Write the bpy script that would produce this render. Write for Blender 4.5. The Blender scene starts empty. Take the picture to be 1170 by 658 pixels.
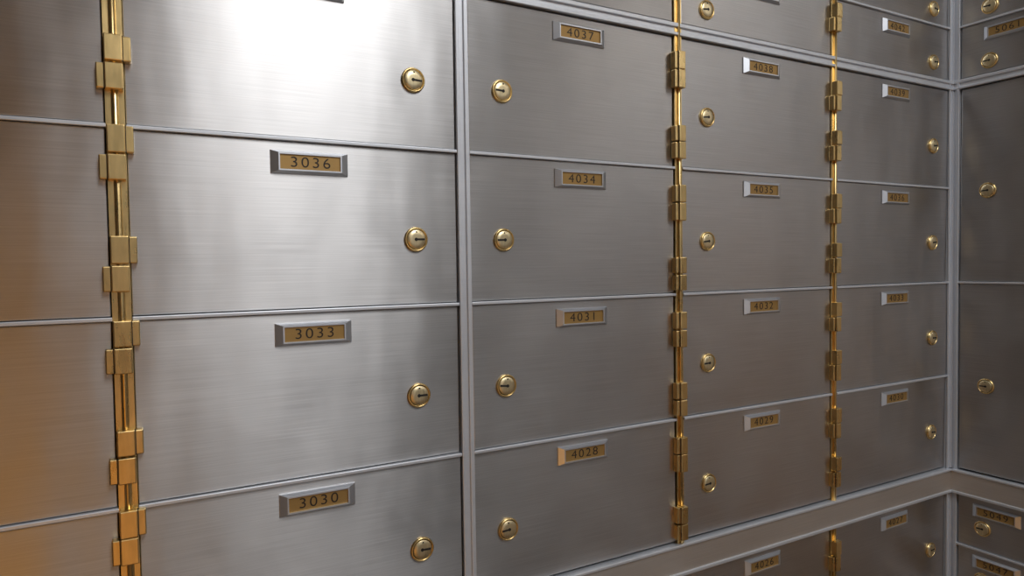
import bpy, bmesh, math, random
import numpy as np
from mathutils import Matrix, Vector
random.seed(7)
S=0.13
Z0=1.55+0.748*S
def V(x,y,z): return Vector((x*S,y*S,Z0+z*S))
D=bpy.data; C=bpy.context
def link(o,parent=None):
    C.collection.objects.link(o)
    if parent: o.parent=parent
    return o
C.scene.view_settings.view_transform='Standard'
# ---------------------------------------------------------------- materials
def newmat(n):
    m=D.materials.new(n); m.use_nodes=True
    nt=m.node_tree; return m,nt,nt.nodes['Principled BSDF']
def brushed(name,col,rough,aniso,metal=1.0,stretch=(14,14,1100),cvar=.10,rvar=.10,bump=.12,smudge=.06,rnd=0.06,wave=0):
    m,nt,b=newmat(name); N=nt.nodes; L=nt.links
    geo=N.new('ShaderNodeNewGeometry'); mp=N.new('ShaderNodeMapping'); mp.inputs['Scale'].default_value=stretch
    L.new(geo.outputs['Position'],mp.inputs['Vector'])
    no=N.new('ShaderNodeTexNoise'); no.inputs['Scale'].default_value=1; no.inputs['Detail'].default_value=4
    L.new(mp.outputs['Vector'],no.inputs['Vector'])
    n2=N.new('ShaderNodeTexNoise'); n2.inputs['Scale'].default_value=14; n2.inputs['Detail'].default_value=5; n2.inputs['Distortion'].default_value=.6
    L.new(geo.outputs['Position'],n2.inputs['Vector'])
    oi=N.new('ShaderNodeObjectInfo')
    def math_(op,a,bv,c=None):
        q=N.new('ShaderNodeMath'); q.operation=op
        for i,v in enumerate((a,bv,c)):
            if v is None: continue
            if isinstance(v,(int,float)): q.inputs[i].default_value=v
            else: L.new(v,q.inputs[i])
        return q.outputs[0]
    g=math_('MULTIPLY_ADD',no.outputs['Fac'],cvar*2,1-cvar)
    s=math_('MULTIPLY_ADD',n2.outputs['Fac'],smudge*2,1-smudge)
    r=math_('MULTIPLY_ADD',oi.outputs['Random'],rnd,1-rnd/2)
    f=math_('MULTIPLY',math_('MULTIPLY',g,s),r)
    mix=N.new('ShaderNodeVectorMath'); mix.operation='SCALE'; mix.inputs[0].default_value=col[:3]
    L.new(f,mix.inputs['Scale']); L.new(mix.outputs[0],b.inputs['Base Color'])
    rr=math_('ADD',math_('MULTIPLY_ADD',no.outputs['Fac'],rvar,rough-rvar/2),math_('MULTIPLY_ADD',n2.outputs['Fac'],.16,-.08))
    L.new(rr,b.inputs['Roughness'])
    b.inputs['Metallic'].default_value=metal
    b.inputs['Anisotropic'].default_value=aniso
    t=N.new('ShaderNodeCombineXYZ'); t.inputs[2].default_value=1; L.new(t.outputs[0],b.inputs['Tangent'])
    if bump:
        bp=N.new('ShaderNodeBump'); bp.inputs['Strength'].default_value=bump; bp.inputs['Distance'].default_value=.0004
        L.new(no.outputs['Fac'],bp.inputs['Height']); L.new(bp.outputs[0],b.inputs['Normal'])
        if wave:
            m3=N.new('ShaderNodeMapping'); m3.inputs['Scale'].default_value=(18,18,7); m3.inputs['Rotation'].default_value=(.25,.25,0)
            L.new(geo.outputs['Position'],m3.inputs['Vector'])
            n3=N.new('ShaderNodeTexNoise'); n3.inputs['Scale'].default_value=1; n3.inputs['Detail'].default_value=1.5
            L.new(m3.outputs[0],n3.inputs['Vector'])
            b3=N.new('ShaderNodeBump'); b3.inputs['Strength'].default_value=1; b3.inputs['Distance'].default_value=wave
            L.new(n3.outputs['Fac'],b3.inputs['Height']); L.new(b3.outputs[0],bp.inputs['Normal'])
    return m
STEEL=brushed('brushed_stainless',(.525,.52,.52),.38,.85,cvar=.20,smudge=.12,rnd=.12,stretch=(14,14,1200),bump=.04,rvar=.08,wave=.0011)
BAND=brushed('bar_stainless',(.58,.54,.50),.45,.5,metal=.8,cvar=.15)
ALU=brushed('satin_aluminium',(.66,.69,.74),.42,.2,metal=.6,cvar=.05,bump=.03,smudge=.03)
PLATEFR=brushed('plate_frame_aluminium',(.68,.71,.76),.33,.2,metal=.85,cvar=.04,bump=.02,smudge=.03)
BRASS=brushed('aged_brass',(.80,.59,.27),.29,.0,stretch=(250,250,60),cvar=.2,bump=.08,smudge=.5,rnd=.1)
LBRASS=brushed('lock_brass',(.72,.61,.38),.38,.0,stretch=(900,900,120),cvar=.25,bump=.12,smudge=.15,metal=.9)
GOLD=brushed('engraved_plate_brass',(.38,.235,.08),.42,.3,metal=.55,cvar=.08,bump=.03,smudge=.15)
def plain(name,col,rough,metal=0,noise=0,nscale=8):
    m,nt,b=newmat(name); b.inputs['Roughness'].default_value=rough; b.inputs['Metallic'].default_value=metal
    N=nt.nodes; L=nt.links
    no=N.new('ShaderNodeTexNoise'); no.inputs['Scale'].default_value=nscale; no.inputs['Detail'].default_value=6
    geo=N.new('ShaderNodeNewGeometry'); L.new(geo.outputs['Position'],no.inputs['Vector'])
    rp=N.new('ShaderNodeValToRGB'); e=rp.color_ramp.elements
    e[0].color=(*[c*(1-noise) for c in col],1); e[1].color=(*[min(1,c*(1+noise)) for c in col],1); e[0].position=.3;e[1].position=.7
    L.new(no.outputs['Fac'],rp.inputs[0]); L.new(rp.outputs[0],b.inputs['Base Color'])
    return m
DARK=plain('dark_gap',(.012,.011,.010),.7)
INK=plain('engraving_black',(.02,.014,.01),.6)
PAINT=plain('wall_paint_taupe',(.19,.175,.165),.8,noise=.05)
PAINTS=plain('wall_paint_dark',(.06,.054,.05),.8,noise=.05)
PAINTW=plain('wall_paint_brown',(.12,.095,.078),.8,noise=.05)
WHITE=plain('reflector_door_white',(.84,.85,.88),.5,noise=.02)
CEIL=plain('ceiling_paint',(.35,.35,.35),.9,noise=.02)
def wood(name,a,b_):
    m,nt,b=newmat(name); N=nt.nodes;L=nt.links
    geo=N.new('ShaderNodeNewGeometry'); mp=N.new('ShaderNodeMapping'); mp.inputs['Scale'].default_value=(6,6,1)
    L.new(geo.outputs['Position'],mp.inputs['Vector'])
    w=N.new('ShaderNodeTexNoise'); w.inputs['Scale'].default_value=6; w.inputs['Detail'].default_value=8; w.inputs['Distortion'].default_value=1.2
    L.new(mp.outputs[0],w.inputs['Vector'])
    rp=N.new('ShaderNodeValToRGB'); rp.color_ramp.elements[0].color=(*a,1); rp.color_ramp.elements[1].color=(*b_,1)
    rp.color_ramp.elements[0].position=.35; rp.color_ramp.elements[1].position=.65
    L.new(w.outputs['Fac'],rp.inputs[0]); L.new(rp.outputs[0],b.inputs['Base Color']); b.inputs['Roughness'].default_value=.5
    return m
WOOD=wood('honey_oak',(.50,.25,.04),(.78,.46,.10))
FLOOR=plain('brown_carpet',(.10,.07,.05),.95,noise=.25,nscale=60)
# ---------------------------------------------------------------- mesh helpers
def bevel_mesh(bm,w,seg=2):
    bmesh.ops.bevel(bm,geom=bm.edges[:],offset=w,segments=seg,affect='EDGES',profile=.5)
def add_box(bm,x0,x1,y0,y1,z0,z1,bev=0,seg=2,mi=0):
    t=bmesh.new(); bmesh.ops.create_cube(t,size=1)
    for v in t.verts:
        v.co=Vector(((x0+x1)/2+v.co.x*(x1-x0),(y0+y1)/2+v.co.y*(y1-y0),(z0+z1)/2+v.co.z*(z1-z0)))
    if bev: bevel_mesh(t,bev,seg)
    for f in t.faces: f.material_index=mi
    tm=D.meshes.new('t'); t.to_mesh(tm); t.free(); bm.from_mesh(tm); D.meshes.remove(tm)
def add_lathe(bm,prof,n=40,mi=0,axis='y',center=(0,0,0)):
    rings=[]
    for r,h in prof:
        ring=[]
        for i in range(n):
            a=2*math.pi*i/n
            if axis=='y': co=(center[0]+r*math.cos(a),center[1]+h,center[2]+r*math.sin(a))
            else: co=(center[0]+r*math.cos(a),center[1]+r*math.sin(a),center[2]+h)
            ring.append(bm.verts.new(co))
        rings.append(ring)
    for a,b in zip(rings[:-1],rings[1:]):
        for i in range(n):
            f=bm.faces.new((a[i],a[(i+1)%n],b[(i+1)%n],b[i])); f.material_index=mi; f.smooth=True
    f=bm.faces.new(rings[-1]); f.material_index=mi
    f=bm.faces.new(rings[0]); f.material_index=mi
def finish(bm,name,mats,scale=True):
    if scale:
        for v in bm.verts: v.co*=S
    bmesh.ops.recalc_face_normals(bm,faces=bm.faces[:])
    me=D.meshes.new(name); bm.to_mesh(me); bm.free()
    for m in mats: me.materials.append(m)
    return me
def lock_mesh(sgn):
    bm=bmesh.new()
    add_lathe(bm,[(.079,.0),(.079,-.008),(.076,-.014),(.071,-.017),(.067,-.015),(.065,-.004)],mi=0)
    add_lathe(bm,[(.0655,.0),(.0655,-.006),(.060,-.006)],mi=2)
    add_lathe(bm,[(.062,.0),(.062,-.014),(.059,-.0175),(.03,-.0185),(.01,-.0188)],mi=1)
    a,b=(-.006,.054) if sgn>0 else (-.054,.006)
    add_box(bm,a,b,-.0200,-.01,-.0065,.0065,mi=2)
    c=-sgn*.004
    add_lathe(bm,[(.011,-.01),(.011,-.0202)],n=16,mi=2,center=(c,0,0))
    add_box(bm,-.005,.005,-.0195,-.01,.043,.052,mi=2)
    return finish(bm,'cam_lock_mesh',[BRASS,LBRASS,DARK])
LOCK={1:lock_mesh(1),-1:lock_mesh(-1)}
def plate_mesh():
    bm=bmesh.new()
    w,h=.2225,.066; iw,ih=.174,.043; d=.032
    def ring(hw,hh,y): return [bm.verts.new(c) for c in ((-hw,y,-hh),(hw,y,-hh),(hw,y,hh),(-hw,y,hh))]
    r=[ring(w,h,0),ring(w,h,-.008),ring(iw+.008,ih+.008,-d),ring(iw,ih,-d),ring(iw,ih,-d+.010)]
    for a,b in zip(r[:-1],r[1:]):
        for i in range(4): bm.faces.new((a[i],a[(i+1)%4],b[(i+1)%4],b[i]))
    f=bm.faces.new(r[-1]); f.material_index=1
    bm.faces.new(r[0])
    return finish(bm,'number_plate_mesh',[PLATEFR,GOLD])
PLATE=plate_mesh()
TXT={}
def text_mesh(s):
    if s in TXT: return TXT[s]
    cu=D.curves.new('t','FONT'); cu.body=s; cu.size=.086*S; cu.align_x='CENTER'; cu.align_y='CENTER'; cu.space_character=1.25
    cu.extrude=.0010*S; cu.offset=-.0004*S
    o=D.objects.new('t',cu); C.collection.objects.link(o)
    C.view_layer.update()
    dg=C.evaluated_depsgraph_get()
    me=D.meshes.new_from_object(o.evaluated_get(dg)); D.objects.remove(o)
    for v in me.vertices:
        x,y,z=v.co; v.co=(x*1.16,-z,y)
    me.name='plate_number_mesh'; me.materials.clear(); me.materials.append(INK)
    TXT[s]=me; return me
PAN={}
def panel_mesh(w,h):
    k=(round(w,3),round(h,3))
    if k in PAN: return PAN[k]
    bm=bmesh.new(); add_box(bm,-w/2,w/2,0,.045,-h/2,h/2,bev=.005,seg=2)
    PAN[k]=finish(bm,'door_panel_mesh',[STEEL]); return PAN[k]
def door(x0,x1,z0,z1,side,num,lockx,lockz=None,labelx=None,wall='n',swing=0):
    """wall n: local x -> +X, face -Y.  wall e: local x -> -Y, face -X"""
    e=D.objects.new('safe_deposit_box',None); e.empty_display_size=.02; link(e)
    cx,cz=(x0+x1)/2,(z0+z1)/2
    if wall=='n': e.location=V(cx,-math.sin(swing)*(x1-x0)/2,cz); rz=swing
    else: e.location=V(XR,-cx,cz); rz=-math.pi/2
    tilt=math.radians(.4)
    e.rotation_euler=(random.uniform(-tilt,tilt),0,rz+random.uniform(-tilt,tilt)*.7)
    def part(name,me,x,y,z):
        o=D.objects.new(name,me); o.location=((x-cx)*S,y*S,(z-cz)*S); link(o,e); return o
    part('door_panel',panel_mesh(x1-x0,z1-z0),cx,0,cz)
    if lockz is None: lockz=z1-.565
    part('cam_lock',LOCK[side],lockx,0,lockz).rotation_euler=(0,random.uniform(-.12,.12),0)
    if labelx is None: labelx=cx
    part('number_plate',PLATE,labelx,0,z1-.12)
    part('plate_number',text_mesh(num),labelx,-.0225,z1-.122)
    return e
XR=7.70
ROW=[(0.0,1.036),(-1,0),(-2,-1),(-3,-2)]
UP=[(1.128,1.675),(1.675,2.222),(2.222,2.77),(2.77,3.32)]
LOW=[(-4.26,-3.26),(-5.26,-4.26)]
cols=[(-3.70,-1.91,-1),(-1.80,-.065,1),(.03,1.905,-1),(2.006,3.785,1),(3.875,5.70,1),(5.785,7.612,-1)]
base=[(2038,3),(3038,3),(3039,3),(4037,3),(4038,3),(4039,3)]
for ci,(a,b,hs) in enumerate(cols):
    lx=a+.25 if hs==1 else b-(.285 if ci!=5 else .262)
    if ci==4: lx=a+.275
    sg=-1 if hs==1 else 1
    n0=base[ci][0]; sw=math.radians(1.0) if ci==1 else 0
    for ri,(z0,z1) in enumerate(ROW): door(a,b,z0+.016,z1-.012,sg,str(n0-3*ri),lx,lockz=z1-.575 if ri else .43,swing=sw)
    for ri,(z0,z1) in enumerate(UP): door(a,b,z0+.016,z1-.012,sg,str(n0+3*(ri+1)),lx,lockz=z0+.165,swing=sw)
    for ri,(z0,z1) in enumerate(LOW): door(a,b,z0+.016,z1-.012,sg,str(n0-12-3*ri),lx,swing=sw)
E_END=15.6
k=0;x=.095
while x+1.84<E_END:
    for ri,(z0,z1) in enumerate([(-1,1.036),(-3,-1)]):
        door(x,x+1.83,z0+.016,z1-.012,-1,str(5055-ri-3*k),x+.26,lockz=(z0+z1)/2-.07,wall='e')
    x+=1.93;k+=1
k=0;x=.095
while x+1.05<E_END:
    for ri,(z0,z1) in enumerate(UP): door(x,x+.91,z0+.016,z1-.012,-1,str(5061+2*ri+10*k),x+.265,lockz=z0+.135,labelx=x+.44,wall='e')
    x+=.965;k+=1
k=0;x=.095
while x+.9<E_END:
    for ri in range(3):
        z1=-3.26-.547*ri; door(x,x+.80,z1-.547+.016,z1-.012,-1,str(5049-2*ri+20*k),x+.24,lockz=z1-.31,labelx=x+.37,wall='e')
    x+=.965*.9;k+=1
# ---------------------------------------------------------------- frames
def ridged_v(bm,x0,x1,z0,z1,y1=.05):
    add_box(bm,x0,x1,-.010,y1,z0,z1)
    w=(x1-x0)
    add_box(bm,x0,x0+w*.24,-.026,0,z0,z1,bev=.004)
    add_box(bm,x1-w*.34,x1,-.026,0,z0,z1,bev=.004)
ZB,ZT=-5.26,3.32
def frame(dividers,rowsets,length,name,wall):
    bm=bmesh.new()
    for a,b in dividers: ridged_v(bm,a,b,ZB,ZT)
    for (a,b,zs) in rowsets:
        for z in zs: add_box(bm,a,b,-.022,.05,z-.010,z+.011,bev=.004)
    a,b=length
    add_box(bm,a,b,-.012,.05,1.036,1.128)
    add_box(bm,a,b,-.030,0,1.034,1.058,bev=.005); add_box(bm,a,b,-.030,0,1.098,1.130,bev=.005)
    add_box(bm,a,b,-.050,.05,-3.028,-3.004,bev=.006)
    add_box(bm,a,b,-.036,.05,-3.235,-3.026,mi=1)
    add_box(bm,a,b,-.050,.05,-3.262,-3.233,bev=.006)
    add_box(bm,a,b,.046,.10,ZB,ZT,mi=2)
    add_box(bm,a,b,-.02,.10,ZT,6.85,mi=1); add_box(bm,a,b,-.02,.10,-12.5,ZB,mi=1)
    me=finish(bm,name,[ALU,BAND,DARK]); o=link(D.objects.new(name,me))
    o.location=(0,0,Z0)
    if wall=='e': o.location=V(XR,0,0); o.rotation_euler=(0,0,-math.pi/2)
    return o
zs=[0,-1,-2]+[u[0] for u in UP[1:]]+[-4.26]
frame([(1.911,1.999),(-1.90,-1.81),(7.618,7.70),(-3.80,-3.71)],[(-3.7,-1.9,zs),(-1.8,-.06,zs),(.03,1.91,zs),(2.0,3.79,zs),(3.87,5.71,zs),(5.78,7.62,zs)],(-3.80,7.70),'cabinet_frame','n')
frame([(.0,.085)],[(.08,15.5,[-1]),(.08,15.5,[u[0] for u in UP[1:]]+[-3.807,-4.354])],(.0,15.6),'cabinet_frame','e')
# ---------------------------------------------------------------- hinges
def hinge(x,pat,k=1.0,name='brass_hinge'):
    bm=bmesh.new()
    add_box(bm,-.044*k,-.012*k,-.014,.045,ZB,ZT); add_box(bm,.012*k,.044*k,-.014,.045,ZB,ZT)
    add_box(bm,-.012*k,.012*k,.02,.045,ZB,ZT,mi=1)
    add_lathe(bm,[(.001,ZB),(.017*k,ZB),(.017*k,ZT),(.001,ZT)],n=14,axis='z',center=(0,-.020,0))
    for (za,zb,sd) in pat:
        za+=random.uniform(-.006,.006)
        add_box(bm,-.042*k,.042*k,-.066,.0,zb+.003,za-.003,bev=.006,seg=2)
        if sd>0: add_box(bm,.0,.080*k,-.052,0,zb+.006,za-.006,bev=.006,seg=2)
        else: add_box(bm,-.080*k,.0,-.052,0,zb+.006,za-.006,bev=.006,seg=2)
        add_box(bm,sd*.043*k-.003,sd*.043*k+.003,-.054,-.02,zb+.006,za-.006,mi=1)
    me=finish(bm,'brass_hinge_mesh',[BRASS,DARK]); o=link(D.objects.new(name,me)); o.location=V(x,0,0); return o
def pattern(offs):
    out=[]
    for t in [1.036,0,-1,-2,-3.26,-4.26]:
        for (u,l,sd) in offs: out.append((t-u,t-l,sd))
    for (z0,z1) in UP:
        out.append((z1-.07,z1-.2,offs[0][2])); out.append((z1-.2,z1-.33,offs[1][2]))
    return out
hinge(-.016,pattern([(.0,.145,1),(.145,.285,-1),(.57,.715,1),(.715,.86,-1)]))
hinge(3.83,pattern([(.13,.275,-1),(.275,.42,-1),(.70,.835,-1),(.835,.97,-1)]),k=.8)
hinge(5.742,pattern([(.13,.27,1),(.27,.41,-1),(.58,.72,1),(.72,.87,-1)]),k=.8)
# ---------------------------------------------------------------- room
def roombox(name,a,b,mat):
    bm=bmesh.new(); add_box(bm,a[0],b[0],a[1],b[1],a[2],b[2])
    me=finish(bm,name,[mat],scale=False); return link(D.objects.new(name,me))
XW,XE,YS,YN=-8*S,XR*S+.012,-15.6*S,.012
ZF,ZC=0,2.5
roombox('wall_north',(XW-.1,YN,ZF),(XE+.1,YN+.1,ZC),PAINT)
roombox('wall_east',(XE,YS-.1,ZF),(XE+.1,YN,ZC),PAINT)
roombox('wall_south',(XW-.1,YS-.1,ZF),(XE+.1,YS,ZC),PAINTS)
roombox('wall_west',(XW-.1,YS,ZF),(XW,YN,ZC),PAINTW)
roombox('floor',(XW-.1,YS-.1,-.1),(XE+.1,YN+.1,0),FLOOR)
roombox('ceiling',(XW-.1,YS-.1,ZC),(XE+.1,YN+.1,ZC+.1),CEIL)
bm=bmesh.new()  # unseen white door, added as a reflector to brighten the third column
dx0,dx1=.08,.76
add_box(bm,dx0,dx1,YS+.002,YS+.035,.01,2.08,bev=.003)
for (za,zb) in ((.12,.95),(1.08,1.98)):
    for (xa,xb) in ((dx0+.09,dx0+.31),(dx1-.31,dx1-.09)): add_box(bm,xa,xb,YS+.03,YS+.045,za,zb,bev=.008)
add_box(bm,dx0-.07,dx0,YS+.002,YS+.05,0,2.16,bev=.004); add_box(bm,dx1,dx1+.07,YS+.002,YS+.05,0,2.16,bev=.004)
add_box(bm,dx0-.07,dx1+.07,YS+.002,YS+.05,2.09,2.17,bev=.004)
add_lathe(bm,[(.012,.035),(.012,.07),(.026,.08),(.028,.095),(.018,.11),(.002,.112)],n=20,mi=1,center=(dx0+.05,YS,1.0))
link(D.objects.new('reflector_door_1',finish(bm,'door_mesh',[WHITE,BRASS],scale=False)))
bm=bmesh.new()  # unseen wooden counter, added for the golden reflection in the left column
add_box(bm,XW+.02,-.06,YS+.01,YS+.45,.98,1.02,bev=.004)
add_box(bm,XW+.03,-.09,YS+.02,YS+.40,0,.98,bev=.003)
for i in range(3):
    xx=XW+.05+i*.30; add_box(bm,xx,xx+.28,YS+.40,YS+.415,.12,.92,bev=.004)
link(D.objects.new('oak_counter',finish(bm,'oak_counter',[WOOD],scale=False)))
def troffer(x,y,w,l,power,col=(1,1,1)):
    bm=bmesh.new()
    add_box(bm,-w/2,w/2,-l/2,l/2,-.02,0,bev=.003)
    o=link(D.objects.new('ceiling_light',finish(bm,'ceiling_light_housing',[CEIL],scale=False))); o.location=(x,y,ZC-.001)
    li=D.lights.new('lamp','AREA'); li.shape='RECTANGLE'; li.size=w*.92; li.size_y=l*.92; li.energy=power; li.color=col
    lo=D.objects.new('lamp',li); lo.location=(0,0,-.025); link(lo,o)
troffer(.42,-1.15,.6,1.1,16)
bm=bmesh.new(); add_lathe(bm,[(.03,0),(.07,0),(.07,-.012),(.055,-.02),(.045,-.008),(.03,-.006)],axis='z')  # unseen warm spot, added to light the counter and strengthen its reflection
o=link(D.objects.new('added_warm_spot',finish(bm,'downlight_trim',[CEIL],scale=False))); o.location=(-.42,-1.0,ZC-.001)
li=D.lights.new('added_spot_lamp','SPOT'); li.energy=620; li.color=(1,.76,.40); li.spot_size=math.radians(34); li.spot_blend=.5; li.shadow_soft_size=.03
lo=D.objects.new('added_spot_lamp',li); lo.location=(0,0,-.03); lo.rotation_euler=(-math.atan2(.60,2.0),0,0); link(lo,o)
w=D.worlds.new('w'); C.scene.world=w; w.use_nodes=True; w.node_tree.nodes['Background'].inputs[0].default_value=(.05,.05,.055,1)
# ---------------------------------------------------------------- camera
P=[0.8582, 0.5044, -0.0337, -0.0146, 0.0649, -4.0775, -0.748]
yaw,p,r=P[1:4]
fw=Vector((math.sin(yaw)*math.cos(p),math.cos(yaw)*math.cos(p),math.sin(p)))
rt=Vector((math.cos(yaw),-math.sin(yaw),0)); up=rt.cross(fw)
r2=rt*math.cos(r)+up*math.sin(r); u2=-rt*math.sin(r)+up*math.cos(r)
cd=D.cameras.new('camera'); cd.sensor_width=36; cd.lens=P[0]*900*36/1170; cd.clip_start=.01
cam=D.objects.new('camera',cd); link(cam)
M=Matrix((r2,u2,-fw)).transposed().to_4x4(); M.translation=V(*P[4:7]); cam.matrix_world=M
C.scene.camera=cam
